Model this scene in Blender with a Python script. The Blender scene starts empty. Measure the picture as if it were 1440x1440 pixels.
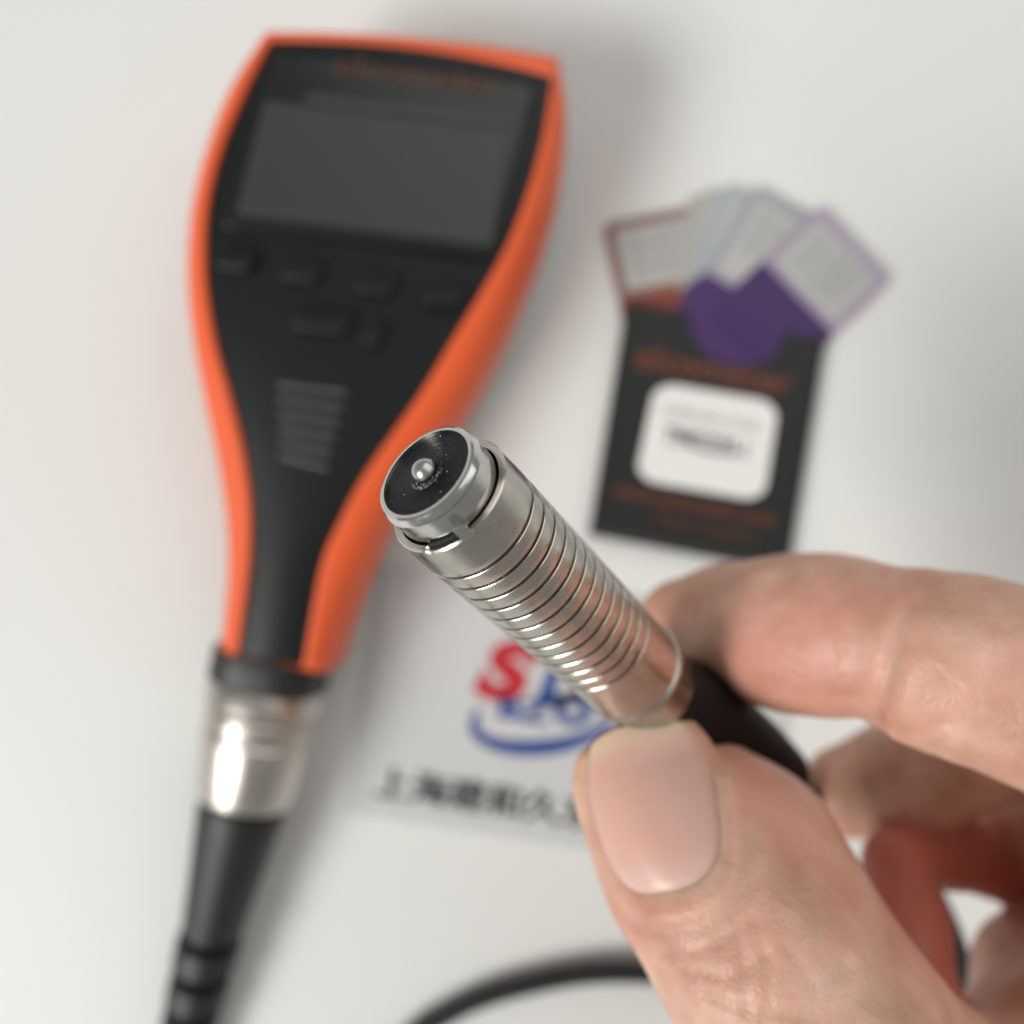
import bpy, bmesh, math, random
import numpy as np
from mathutils import Vector, Matrix, Quaternion

random.seed(7)
S = bpy.context.scene
COL = S.collection

# ------------------------------------------------------------------ camera
H = 0.182            # camera height over the table (m)
F = 1200.0           # focal length in photograph pixels (1440 wide)
cam_d = bpy.data.cameras.new('camera')
cam = bpy.data.objects.new('camera', cam_d)
COL.objects.link(cam)
cam.location = (0, 0, H)
cam.rotation_euler = (0, 0, 0)
cam_d.sensor_width = 36.0
cam_d.lens = 36.0 * F / 1440.0
cam_d.clip_start = 0.005
cam_d.clip_end = 20
cam_d.dof.use_dof = True
cam_d.dof.focus_distance = 0.0720
cam_d.dof.aperture_fstop = 11.3
S.camera = cam

# ------------------------------------------------------------------ light
world = bpy.data.worlds.new("World")
S.world = world
world.use_nodes = True
wb = world.node_tree.nodes['Background']
wb.inputs[0].default_value = (1.0, 0.99, 0.965, 1)
wb.inputs[1].default_value = 0.255


def area(name, loc, target, size, energy, color):
    l = bpy.data.lights.new(name, 'AREA')
    l.shape = 'RECTANGLE'
    l.size, l.size_y = size
    l.energy = energy
    l.color = color
    o = bpy.data.objects.new(name, l)
    COL.objects.link(o)
    o.location = loc
    o.rotation_euler = (Vector(target) - Vector(loc)).to_track_quat('-Z', 'Y').to_euler()
    return o


area('window_light', (-1.50, -1.12, 1.56), (0.04, 0, 0), (1.10, 0.80), 47.0, (1.0, 0.99, 0.955))
area('fill_light', (0.85, 1.10, 1.35), (0.10, 0, 0), (2.4, 2.0), 15.5, (1.0, 1.0, 0.975))  # added fill lamp that brightens the right side, not a known source

S.view_settings.view_transform = 'Standard'
S.view_settings.look = 'None'
S.view_settings.exposure = 0.07
S.view_settings.gamma = 1.0
S.view_settings.use_curve_mapping = False
S.cycles.use_denoising = True


# ------------------------------------------------------------------ helpers
def W(px, py, d):
    """point seen at photo pixel (px, py) and d metres below the lens"""
    return Vector(((px - 720) / F * d, (720 - py) / F * d, H - d))


def Wz(px, py, z):
    return W(px, py, H - z)


def lin(r, g, b):
    f = lambda c: c / 12.92 if c <= 0.04045 else ((c + 0.055) / 1.055) ** 2.4
    return (f(r / 255), f(g / 255), f(b / 255), 1)


def mat(name, color, rough=0.5, metal=0.0, spec=0.5, bump=None, noise=None, coat=0.0, sss=None,
        trans=0.0, alpha=1.0, rough_var=0.0):
    m = bpy.data.materials.new(name)
    m.use_nodes = True
    nt = m.node_tree
    p = nt.nodes['Principled BSDF']
    p.inputs['Base Color'].default_value = color
    p.inputs['Roughness'].default_value = rough
    p.inputs['Metallic'].default_value = metal
    p.inputs['Specular IOR Level'].default_value = spec
    p.inputs['Coat Weight'].default_value = coat
    p.inputs['Transmission Weight'].default_value = trans
    p.inputs['Alpha'].default_value = alpha
    if sss:
        p.inputs['Subsurface Weight'].default_value = sss[0]
        p.inputs['Subsurface Radius'].default_value = sss[1]
        p.inputs['Subsurface Scale'].default_value = sss[2]
    tc = nt.nodes.new('ShaderNodeTexCoord')
    if noise:      # (scale, amount)
        n = nt.nodes.new('ShaderNodeTexNoise')
        n.inputs['Scale'].default_value = noise[0]
        n.inputs['Detail'].default_value = 6
        nt.links.new(tc.outputs['Object'], n.inputs['Vector'])
        mx = nt.nodes.new('ShaderNodeMix')
        mx.data_type = 'RGBA'
        mx.inputs['A'].default_value = tuple(c * (1 - noise[1]) for c in color[:3]) + (1,)
        mx.inputs['B'].default_value = tuple(min(1, c * (1 + noise[1])) for c in color[:3]) + (1,)
        nt.links.new(n.outputs['Fac'], mx.inputs['Factor'])
        nt.links.new(mx.outputs['Result'], p.inputs['Base Color'])
        if rough_var:
            mr = nt.nodes.new('ShaderNodeMapRange')
            mr.inputs['From Min'].default_value = 0.3
            mr.inputs['From Max'].default_value = 0.7
            mr.inputs['To Min'].default_value = max(0.02, rough - rough_var)
            mr.inputs['To Max'].default_value = rough + rough_var
            nt.links.new(n.outputs['Fac'], mr.inputs['Value'])
            nt.links.new(mr.outputs['Result'], p.inputs['Roughness'])
    if bump:       # (scale, distance)
        n2 = nt.nodes.new('ShaderNodeTexNoise')
        n2.inputs['Scale'].default_value = bump[0]
        n2.inputs['Detail'].default_value = 4
        nt.links.new(tc.outputs['Object'], n2.inputs['Vector'])
        b = nt.nodes.new('ShaderNodeBump')
        b.inputs['Distance'].default_value = bump[1]
        nt.links.new(n2.outputs['Fac'], b.inputs['Height'])
        nt.links.new(b.outputs['Normal'], p.inputs['Normal'])
    return m


def new_obj(name, verts, faces, m=None, parent=None, smooth=True, auto=None):
    me = bpy.data.meshes.new(name)
    me.from_pydata([tuple(v) for v in verts], [], [tuple(f) for f in faces])
    me.update()
    bm = bmesh.new()
    bm.from_mesh(me)
    bmesh.ops.recalc_face_normals(bm, faces=bm.faces)
    if auto is not None:
        for e in bm.edges:
            if len(e.link_faces) == 2 and e.calc_face_angle(0) > auto:
                e.smooth = False
    bm.to_mesh(me)
    bm.free()
    for p in me.polygons:
        p.use_smooth = smooth
    if m:
        me.materials.append(m)
    o = bpy.data.objects.new(name, me)
    COL.objects.link(o)
    if parent:
        o.parent = parent
        o.location = -parent.location if parent.parent is None else (0, 0, 0)
    return o


def tag(o, label=None, cat=None, group=None, kind=None):
    if label: o['label'] = label
    if cat: o['category'] = cat
    if group: o['group'] = group
    if kind: o['kind'] = kind
    return o


def empty(name, loc, label, cat, group=None):
    o = bpy.data.objects.new(name, None)
    o.empty_display_size = 0.01
    COL.objects.link(o)
    o.location = loc
    return tag(o, label, cat, group)


def frame(axis, up=(0, 0, 1)):
    a = Vector(axis).normalized()
    u = Vector(up)
    b = (u - a * u.dot(a)).normalized()
    c = a.cross(b)
    return a, b, c


def lathe(name, origin, axis, prof, m, parent=None, n=96, auto=0.5, cap0=True, cap1=True, up=(0, 0, 1)):
    a, b, c = frame(axis, up)
    o = Vector(origin)
    V, Fc = [], []
    for s, r in prof:
        for k in range(n):
            t = 2 * math.pi * k / n
            V.append(o + a * s + (b * math.cos(t) + c * math.sin(t)) * r)
    for i in range(len(prof) - 1):
        for k in range(n):
            k2 = (k + 1) % n
            Fc.append((i * n + k, i * n + k2, (i + 1) * n + k2, (i + 1) * n + k))
    if cap0: Fc.append(tuple(range(n))[::-1])
    if cap1: Fc.append(tuple((len(prof) - 1) * n + k for k in range(n)))
    return new_obj(name, V, Fc, m, parent, auto=auto)


def catmull(pts, n):
    """resample a point list smoothly to n points, even in arc length"""
    P = np.array([tuple(p) for p in pts], float)
    Q = np.vstack([2 * P[0] - P[1], P, 2 * P[-1] - P[-2]])
    out = []
    for i in range(1, len(Q) - 2):
        for t in np.linspace(0, 1, 24, endpoint=False):
            p0, p1, p2, p3 = Q[i - 1], Q[i], Q[i + 1], Q[i + 2]
            out.append(0.5 * ((2 * p1) + (-p0 + p2) * t + (2 * p0 - 5 * p1 + 4 * p2 - p3) * t * t + (-p0 + 3 * p1 - 3 * p2 + p3) * t ** 3))
    out.append(P[-1])
    out = np.array(out)
    d = np.r_[0, np.cumsum(np.linalg.norm(np.diff(out, axis=0), axis=1))]
    s = np.linspace(0, d[-1], n)
    return np.stack([np.interp(s, d, out[:, k]) for k in range(out.shape[1])], 1)


def tube(name, pts, rad, m, parent=None, n=20, samples=160):
    P = catmull(pts, samples)
    R = np.interp(np.linspace(0, 1, samples), np.linspace(0, 1, len(rad)), rad) if hasattr(rad, '__len__') else np.full(samples, rad)
    V, Fc = [], []
    nrm = None
    for i in range(samples):
        t = Vector(P[min(i + 1, samples - 1)] - P[max(i - 1, 0)]).normalized()
        if nrm is None:
            nrm = t.orthogonal().normalized()
        nrm = (nrm - t * nrm.dot(t)).normalized()
        bn = t.cross(nrm)
        for k in range(n):
            a = 2 * math.pi * k / n
            V.append(Vector(P[i]) + (nrm * math.cos(a) + bn * math.sin(a)) * R[i])
    for i in range(samples - 1):
        for k in range(n):
            k2 = (k + 1) % n
            Fc.append((i * n + k, i * n + k2, (i + 1) * n + k2, (i + 1) * n + k))
    Fc.append(tuple(range(n))[::-1])
    Fc.append(tuple((samples - 1) * n + k for k in range(n)))
    return new_obj(name, V, Fc, m, parent, auto=0.9)


def plate(name, outline, z0, z1, m, parent=None, bev=0.0):
    """flat outline (list of (x, y)) extruded from z0 to z1"""
    n = len(outline)
    V = [(x, y, z0) for x, y in outline] + [(x, y, z1) for x, y in outline]
    Fc = [tuple(range(n))[::-1], tuple(range(n, 2 * n))] + [(k, (k + 1) % n, n + (k + 1) % n, n + k) for k in range(n)]
    o = new_obj(name, V, Fc, m, parent, smooth=False)
    if bev:
        b = o.modifiers.new('bevel', 'BEVEL')
        b.width = bev
        b.segments = 2
        b.limit_method = 'ANGLE'
    return o


def rounded(cx, cy, w, h, r, ang, n=8):
    out = []
    for (sx, sy, a0) in ((1, 1, 0), (-1, 1, 90), (-1, -1, 180), (1, -1, 270)):
        for k in range(n + 1):
            t = math.radians(a0 + 90 * k / n)
            x = sx * (w / 2 - r) + r * math.cos(t)
            y = sy * (h / 2 - r) + r * math.sin(t)
            out.append((cx + x * math.cos(ang) - y * math.sin(ang), cy + x * math.sin(ang) + y * math.cos(ang)))
    return out


def text(name, s, loc, size, ang, m, parent=None, align='CENTER', offset=0.0, shear=0.0, width=None):
    cu = bpy.data.curves.new(name, 'FONT')
    cu.body = s
    cu.size = size
    cu.align_x = align
    cu.align_y = 'CENTER'
    cu.offset = offset
    cu.shear = shear
    cu.resolution_u = 4
    tmp = bpy.data.objects.new('tmp_text', cu)
    COL.objects.link(tmp)
    bpy.context.view_layer.update()
    me = bpy.data.meshes.new_from_object(tmp.evaluated_get(bpy.context.evaluated_depsgraph_get()))
    bpy.data.objects.remove(tmp)
    xs = [v.co.x for v in me.vertices]
    sc = (width / (max(xs) - min(xs))) if width and xs else 1.0
    M = Matrix.Translation(loc) @ Matrix.Rotation(ang, 4, 'Z') @ Matrix.Diagonal((sc, 1, 1, 1))
    me.transform(M)
    me.name = name
    me.materials.append(m)
    o = bpy.data.objects.new(name, me)
    COL.objects.link(o)
    if parent:
        o.parent = parent
        o.location = -parent.location
    return o


# ------------------------------------------------------------------ materials
M_table = mat('white_laminate', (0.755, 0.765, 0.745, 1), 0.5, spec=0.35, noise=(9, 0.012), bump=(900, 0.00001))
M_orange = mat('orange_rubber', (0.84, 0.125, 0.035, 1), 0.42, spec=0.45, noise=(60, 0.05), bump=(2500, 0.00002))
M_black = mat('black_plastic', (0.0055, 0.007, 0.0078, 1), 0.42, spec=0.35, noise=(80, 0.15), bump=(3000, 0.00002))
M_rubber = mat('black_rubber', (0.012, 0.012, 0.013, 1), 0.48, spec=0.5, noise=(120, 0.2), bump=(1500, 0.00003))
M_gloss = mat('display_window', (0.010, 0.013, 0.012, 1), 0.16, spec=0.5)
M_lcd = mat('lcd_panel', (0.037, 0.042, 0.038, 1), 0.35, spec=0.5, noise=(15, 0.06))
M_rib = mat('grey_rib', (0.11, 0.118, 0.12, 1), 0.35)  # even grey, lighter than the black front
M_oprint = mat('orange_print', (0.15, 0.042, 0.018, 1), 0.5)
M_gprint = mat('faded_orange_print', (0.10, 0.036, 0.02, 1), 0.5)
M_dprint = mat('dull_orange_print', (0.09, 0.033, 0.018, 1), 0.5)
M_nickel = mat('nickel_plate', (0.62, 0.58, 0.53, 1), 0.32, metal=1.0, noise=(200, 0.05), rough_var=0.05)
M_label = mat('white_label', (0.80, 0.80, 0.78, 1), 0.5)
M_ink = mat('black_ink', (0.012, 0.014, 0.013, 1), 0.5)
M_gink = mat('grey_ink', (0.30, 0.31, 0.30, 1), 0.5)
M_card = mat('card_stock', (0.60, 0.615, 0.61, 1), 0.4, spec=0.4, noise=(500, 0.01))
M_red = mat('red_ink', (0.50, 0.02, 0.035, 1), 0.45)
M_blue = mat('blue_ink', (0.012, 0.055, 0.27, 1), 0.45)


def steel(name, origin, axis, base=(0.56, 0.525, 0.475), rough=0.24, lines=0.4):
    """turned steel: fine lathe lines round the axis, smears and small scratches"""
    m = bpy.data.materials.new(name)
    m.use_nodes = True
    nt = m.node_tree
    p = nt.nodes['Principled BSDF']
    p.inputs['Metallic'].default_value = 1
    tc = nt.nodes.new('ShaderNodeTexCoord')
    dot = nt.nodes.new('ShaderNodeVectorMath'); dot.operation = 'DOT_PRODUCT'
    dot.inputs[1].default_value = Vector(axis).normalized()
    nt.links.new(tc.outputs['Object'], dot.inputs[0])
    comb = nt.nodes.new('ShaderNodeCombineXYZ')
    nt.links.new(dot.outputs['Value'], comb.inputs['X'])
    ln = nt.nodes.new('ShaderNodeTexNoise')
    ln.inputs['Scale'].default_value = 7000
    ln.inputs['Detail'].default_value = 3
    nt.links.new(comb.outputs[0], ln.inputs['Vector'])
    b1 = nt.nodes.new('ShaderNodeBump')
    b1.inputs['Strength'].default_value = lines
    b1.inputs['Distance'].default_value = 0.00003
    nt.links.new(ln.outputs['Fac'], b1.inputs['Height'])
    n = nt.nodes.new('ShaderNodeTexNoise')
    n.inputs['Scale'].default_value = 900
    n.inputs['Detail'].default_value = 8
    n.inputs['Roughness'].default_value = 0.7
    nt.links.new(tc.outputs['Object'], n.inputs['Vector'])
    b2 = nt.nodes.new('ShaderNodeBump')
    b2.inputs['Strength'].default_value = 0.15
    b2.inputs['Distance'].default_value = 0.00003
    nt.links.new(n.outputs['Fac'], b2.inputs['Height'])
    nt.links.new(b1.outputs['Normal'], b2.inputs['Normal'])
    nt.links.new(b2.outputs['Normal'], p.inputs['Normal'])
    mr = nt.nodes.new('ShaderNodeMapRange')
    mr.inputs['From Min'].default_value = 0.35
    mr.inputs['From Max'].default_value = 0.65
    mr.inputs['To Min'].default_value = rough - 0.07
    mr.inputs['To Max'].default_value = rough + 0.10
    nt.links.new(n.outputs['Fac'], mr.inputs['Value'])
    nt.links.new(mr.outputs['Result'], p.inputs['Roughness'])
    n3 = nt.nodes.new('ShaderNodeTexNoise')
    n3.inputs['Scale'].default_value = 350
    n3.inputs['Detail'].default_value = 5
    nt.links.new(tc.outputs['Object'], n3.inputs['Vector'])
    mx = nt.nodes.new('ShaderNodeMix'); mx.data_type = 'RGBA'
    mx.inputs['A'].default_value = tuple(c * 0.82 for c in base) + (1,)
    mx.inputs['B'].default_value = tuple(min(1, c * 1.12) for c in base) + (1,)
    nt.links.new(n3.outputs['Fac'], mx.inputs['Factor'])
    nt.links.new(mx.outputs['Result'], p.inputs['Base Color'])
    return m


# ------------------------------------------------------------------ table
V = [(-1.2, -0.8, 0), (1.2, -0.8, 0), (1.2, 0.8, 0), (-1.2, 0.8, 0)]
V += [(x, y, -0.03) for x, y, _ in V]
tag(new_obj('table_top', V, [(0, 1, 2, 3), (7, 6, 5, 4), (0, 4, 5, 1), (1, 5, 6, 2), (2, 6, 7, 3), (3, 7, 4, 0)], M_table, smooth=False), kind='structure')

# ------------------------------------------------------------------ gauge
gz = 0.031
face_l = [(381, 58), (345, 130), (310, 215), (291, 300), (289, 390), (300, 475), (322, 560), (340, 640), (348, 710), (346, 780), (337, 850), (324, 926)]
face_r = [(777, 108), (764, 190), (742, 270), (712, 345), (676, 410), (636, 475), (594, 545), (552, 605), (508, 668), (472, 735), (445, 800), (417, 944)]
out_l = [(377, 51), (324, 125), (288, 215), (266, 300), (258, 390), (264, 475), (280, 570), (298, 660), (308, 740), (309, 800), (304, 860), (298, 912)]
out_r = [(785, 105), (797, 180), (788, 265), (764, 350), (733, 430), (697, 510), (655, 585), (608, 645), (566, 712), (530, 785), (497, 865), (470, 942)]
NR = 60
FL = catmull([Wz(x, y, gz)[:2] for x, y in face_l], NR)
FR = catmull([Wz(x, y, gz)[:2] for x, y in face_r], NR)
OL = catmull([Wz(x, y, 0.0255)[:2] for x, y in out_l], NR)
OR = catmull([Wz(x, y, 0.019)[:2] for x, y in out_r], NR)
gauge = empty('coating_thickness_gauge', (Wz(520, 520, 0)[0], Wz(520, 520, 0)[1], 0),
              'handheld coating gauge with black front and orange rubber sides lying on the white table', 'measuring gauge')


def arch(a, b, n, bow):
    """n points strictly between a and b, bowed outward"""
    a, b = np.array(a), np.array(b)
    d = b - a
    nn = np.array([-d[1], d[0]]) / np.linalg.norm(d)
    return [a + d * t + nn * bow * 4 * t * (1 - t) for t in np.linspace(0, 1, n + 2)[1:-1]]


def loop(L, R, top_bow, bot_bow=0):
    return np.array(list(L[::-1]) + arch(L[0], R[0], 22, top_bow) + list(R) + arch(R[-1], L[-1], 14, bot_bow))


outer, inner = loop(OL, OR, 0.0013), loop(FL, FR, 0.0012)
vfrac = np.array(list(np.linspace(1, 0, NR)) + [0] * 22 + list(np.linspace(0, 1, NR)) + [1] * 14)
drop = 1 - 0.14 * vfrac ** 2
rings = [(0.0015, 0.45), (0.0035, 0.22), (0.008, 0.05), (0.015, 0.0), (0.021, 0.03), (0.0255, 0.10), (0.0290, 0.30), (0.0308, 0.58), (0.0315, 0.82), (0.0316, 0.96), (0.0305, 1.0)]
V, Fc = [], []
NL = len(outer)
for z, k in rings:
    P = outer * (1 - k) + inner * k
    for j in range(NL):
        V.append((P[j][0], P[j][1], z * (drop[j] if z > 0.01 else 1)))
for i in range(len(rings) - 1):
    for j in range(NL):
        j2 = (j + 1) % NL
        Fc.append((i * NL + j, i * NL + j2, (i + 1) * NL + j2, (i + 1) * NL + j))
Fc.append(tuple(range(NL))[::-1])
sh = new_obj('side_shell', V, Fc, M_orange, gauge)
sh['label'] = 'orange rubber side shell'
sh.data.materials.append(M_rubber)
for pg in sh.data.polygons:
    if pg.center[2] < 0.0065:
        pg.material_index = 1


def face_z(u, v):
    return (0.0309 + 0.0012 * (1 - (2 * u - 1) ** 2)) * (1 - 0.14 * v * v)


def face_pt(u, v, dz=0.0):
    i = v * (NR - 1)
    i0 = min(int(i), NR - 2)
    f = i - i0
    L = FL[i0] * (1 - f) + FL[i0 + 1] * f
    R = FR[i0] * (1 - f) + FR[i0 + 1] * f
    p = L * (1 - u) + R * u
    if v < 0.001:
        pass
    bow = 0.0012 * 4 * u * (1 - u) * max(0, 1 - v / 0.12)
    d = (FR[0] - FL[0]); nn = np.array([-d[1], d[0]]) / np.linalg.norm(d)
    p = p + nn * bow
    return (p[0], p[1], face_z(u, v) + dz)


def face_patch(name, u0, u1, v0, v1, dz, m, nu=24, nv=24, parent=None, thick=0.0):
    V, Fc = [], []
    for j in range(nv + 1):
        for i in range(nu + 1):
            V.append(face_pt(u0 + (u1 - u0) * i / nu, v0 + (v1 - v0) * j / nv, dz))
    for j in range(nv):
        for i in range(nu):
            a = j * (nu + 1) + i
            Fc.append((a, a + 1, a + nu + 2, a + nu + 1))
    # skirt so the patch has thickness
    n0 = len(V)
    rim = [i for i in range(nu + 1)] + [j * (nu + 1) + nu for j in range(1, nu * 0 + nv + 1)] + [nv * (nu + 1) + i for i in range(nu - 1, -1, -1)] + [j * (nu + 1) for j in range(nv - 1, 0, -1)]
    for r in rim:
        x, y, z = V[r]
        V.append((x, y, z - thick))
    for k in range(len(rim)):
        k2 = (k + 1) % len(rim)
        Fc.append((rim[k], rim[k2], n0 + k2, n0 + k))
    return new_obj(name, V, Fc, m, parent or gauge, auto=0.9)


face_patch('front_panel', 0.004, 0.996, 0.0, 1.0, 0, M_black, 24, 80, thick=0.002)


def pz(px, py, z=0.0325):
    p = Wz(px, py, z)
    return p


def quad_patch(name, corners, z, m, thick, parent=None, r=0.1, n=6):
    """rounded four-cornered plate; corners are photo pixels TL TR BR BL"""
    c = [np.array(Wz(x, y, z)[:2]) for x, y in corners]
    out = []
    for (uu, vv, a0) in ((1 - r, r, -90), (1 - r, 1 - r, 0), (r, 1 - r, 90), (r, r, 180)):
        for k in range(n + 1):
            t = math.radians(a0 + 90 * k / n)
            u, v = uu + r * math.cos(t), vv + r * math.sin(t)
            out.append((c[0] * (1 - u) + c[1] * u) * (1 - v) + (c[3] * (1 - u) + c[2] * u) * v)
    return plate(name, [tuple(p) for p in out], z - thick, z, m, parent, bev=min(0.0003, thick * 0.4))


dw = quad_patch('display_window', [(385, 72), (750, 120), (690, 362), (308, 318)], 0.0326, M_gloss, 0.0020, gauge, r=0.05)
scr = quad_patch('screen', [(372, 140), (716, 186), (690, 345), (332, 300)], 0.0328, M_lcd, 0.0004, gauge, r=0.03)
scr['label'] = 'grey green blank display'
quad_patch('bezel_highlight', [(430, 130), (718, 164), (713, 180), (428, 144)], 0.03290, mat('highlight_grey', (0.038, 0.042, 0.043, 1), 0.4), 0.0003, gauge, r=0.1)  # lighter grey strip that paints the highlight along the bezel
ANG_G = math.atan2(-50, 397)
t = text('brand_lettering', 'elcometer', Wz(590, 106, 0.0329), 0.0056, ANG_G, M_gprint, gauge, width=0.029)
for (x, y, w, h) in ((330, 366, 56, 27), (424, 382, 60, 28), (528, 400, 60, 28), (624, 416, 56, 27), (452, 452, 84, 30), (525, 471, 28, 28)):
    c = Wz(x, y, 0.0325)
    s = (H - 0.0325) / F
    b = plate('button', rounded(c[0], c[1], w * s, h * s, 0.46 * h * s, ANG_G), 0.0305, 0.0331, M_black, gauge, bev=0.0005)
for k in range(6):
    f = k / 5
    a = Wz(388 + 4 * f, 540 + 100 * f, 0.0318); bq = Wz(486 - 28 * f, 552 + 106 * f, 0.0318)
    cx, cy = (a[0] + bq[0]) / 2, (a[1] + bq[1]) / 2
    zz = 0.0320 * (1 - 0.14 * (0.55 + 0.13 * f) ** 2)
    plate('grip_rib', rounded(cx, cy, (bq - a).length, 0.00065, 0.0003, math.atan2(bq[1] - a[1], bq[0] - a[0]), 4), zz - 0.001, zz + 0.0006, M_rib, gauge, bev=0.0002)

# lower end of the body: black collar across the orange sides
base_c = Wz(384, 936, 0.0145)
gaxis = (Wz(372, 985, 0.0145) - Wz(385, 925, 0.0145)).normalized()
V, Fc = [], []
n = 64
side = Vector((-gaxis[1], gaxis[0], 0)).normalized()
for s_, kx, kz in ((-0.0035, 0.93, 0.93), (-0.0030, 1.0, 1.0), (0.0022, 1.0, 1.0), (0.0032, 0.95, 0.95), (0.0034, 0.80, 0.8)):
    for k in range(n):
        tt = 2 * math.pi * k / n
        cx = math.copysign(abs(math.cos(tt)) ** 0.7, math.cos(tt)) * 0.0109 * kx
        cz = math.copysign(abs(math.sin(tt)) ** 0.7, math.sin(tt)) * 0.0127 * kz
        V.append(base_c + gaxis * s_ + side * cx + Vector((0, 0, cz)))
for i in range(4):
    for k in range(n):
        Fc.append((i * n + k, i * n + (k + 1) % n, (i + 1) * n + (k + 1) % n, (i + 1) * n + k))
Fc += [tuple(range(n))[::-1], tuple(4 * n + k for k in range(n))]
new_obj('end_collar', V, Fc, M_rubber, gauge, auto=0.6)
lathe('socket_ring', base_c + gaxis * 0.0030, gaxis, [(0, 0.0112), (0.0006, 0.0115), (0.0048, 0.0115), (0.0054, 0.0110), (0.0058, 0.009)], M_nickel, gauge)

# ------------------------------------------------------------------ probe geometry
P1 = W(675, 738, 0.0748)
P2 = W(839, 897, 0.0892)
U = (P2 - P1).normalized()
R0 = 0.00582
TIP = P1 - U * 0.0081


def PA(s):
    return TIP + U * s


def s_at(px):
    k = (px - 720) / F
    # TIP.x + s U.x = k * (depth)   depth = H - (TIP.z + s U.z)
    return (k * (H - TIP[2]) - TIP[0]) / (U[0] + k * U[2])


ua, ub, uc = frame(U, (0, 0, 1))       # ub: side turned to the camera

# ------------------------------------------------------------------ probe cable
plug_c = base_c + gaxis * 0.0090
cable_pts = [Wz(270, 1500, 0.0060), Wz(225, 1700, 0.0040), Wz(260, 2000, 0.0026), Wz(420, 2050, 0.0026), Wz(500, 1700, 0.0026),
             Wz(545, 1500, 0.0026), Wz(640, 1420, 0.0026), Wz(760, 1380, 0.0026), Wz(880, 1367, 0.0028), Wz(1020, 1385, 0.0030), Wz(1140, 1450, 0.0045),
             Wz(1250, 1560, 0.012), Wz(1370, 1560, 0.022), W(1385, 1480, 0.155), W(1360, 1390, 0.150), W(1330, 1300, 0.146), W(1285, 1220, 0.142),
             W(1225, 1165, 0.1395)]
sl_end = PA(s_at(920) + 0.034) + Vector((0.0015, 0.0015, 0))
cable = empty('probe_cable', (plug_c[0], plug_c[1], 0),
              'black cable with bright nickel plug and tapered boot running from gauge to probe', 'cable')
lathe('plug_body', plug_c, gaxis, [(0, 0.0085), (0.0001, 0.0104), (0.0006, 0.0108), (0.004, 0.0107), (0.0045, 0.0104), (0.0050, 0.0107), (0.0165, 0.0095), (0.0175, 0.0090), (0.0178, 0.006)], M_nickel, cable)
boot_s = plug_c + gaxis * 0.0172
bdir = (Wz(293, 1330, 0.0095) - boot_s).normalized()
bl = (Wz(293, 1330, 0.0095) - boot_s).length
bt = lathe('strain_relief_boot', boot_s, bdir, [(0, 0.0083), (0.001, 0.0086), (0.004, 0.0084), (bl * 0.5, 0.0071), (bl * 0.88, 0.0060), (bl * 0.9, 0.0040), (bl * 1.9, 0.0034), (bl * 1.92, 0.002)], M_rubber, cable)
for k in range(4):
    s0 = bl * 0.94 + k * 0.0086
    rr = 0.0064 - 0.0004 * k
    r_ = lathe('boot_ring', boot_s, bdir, [(s0, rr - 0.002), (s0 + 0.0002, rr - 0.0003), (s0 + 0.0007, rr), (s0 + 0.0056, rr), (s0 + 0.0062, rr - 0.0004), (s0 + 0.0064, rr - 0.0022)], M_rubber, cable, n=48)
cable_pts[0] = boot_s + bdir * bl * 1.85
tube('cord', cable_pts + [sl_end + U * 0.001], 0.00215, M_rubber, cable, samples=320)

# ------------------------------------------------------------------ probe
probe = empty('thickness_probe', TIP + U * 0.05, 'slim stainless steel probe with grooved barrel held between thumb and fingers', 'probe')
M_steel = steel('turned_steel', TIP, U, rough=0.20)
M_steel2 = steel('bright_steel', TIP, U, base=(0.62, 0.61, 0.59), rough=0.16, lines=0.15)


def local_round(s, cap=False):
    return s


# barrel: grooved grid with a key notch in its front edge
NA = 256
groove0, pitch, ng = 0.0075, ((P2 - P1).length + 0.0006) / 12.0, 13
bar_end = s_at(914)
RB = R0 - 0.00008
prof = [(0.0052, 0.00508), (0.00325, 0.00508), (0.00312, RB - 0.00034), (0.00312, RB - 0.00012), (0.0033, RB), (0.0050, R0 - 0.00003), (0.0066, R0)]
for k in range(ng):
    g = groove0 + k * pitch
    prof += [(g - 0.00042, R0), (g - 0.00032, R0 - 0.00002), (g - 0.00022, R0 - 0.00018), (g - 0.00018, R0 - 0.00042), (g + 0.00004, R0 - 0.00043), (g + 0.00008, R0 - 0.00006), (g + 0.00014, R0)]
    prof += [(g + pitch * 0.5, R0)]
bead = s_at(886)
prof += [(bead - 0.0030, R0), (bead - 0.0008, R0)]
prof += [(bead + 0.00055 * math.sin(a_), R0 + 0.00030 * math.cos(a_)) for a_ in np.linspace(-1.5, 1.5, 9)]
prof += [(bead + 0.0008, R0 - 0.0001), (bar_end - 0.0008, R0 - 0.0002), (bar_end - 0.0002, R0 - 0.0004), (bar_end, R0 - 0.0008), (bar_end, R0 - 0.002)]
# angle 0 of the notch: direction on the barrel turned to lower right of the photo
notch_dir = math.atan2((PA(0.004) + Vector((0, 0, 0))).dot(uc) * 0, 1)
NOTCH = math.radians(28)   # centre angle, from ub towards uc (tuned by eye)
V, Fc = [], []


def notch_shift(t):
    d = (t - NOTCH + math.pi) % (2 * math.pi) - math.pi
    w = math.radians(25)
    e = math.radians(5)
    return 0.00022 * max(0.0, min(1.0, (w - abs(d)) / e))


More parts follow.
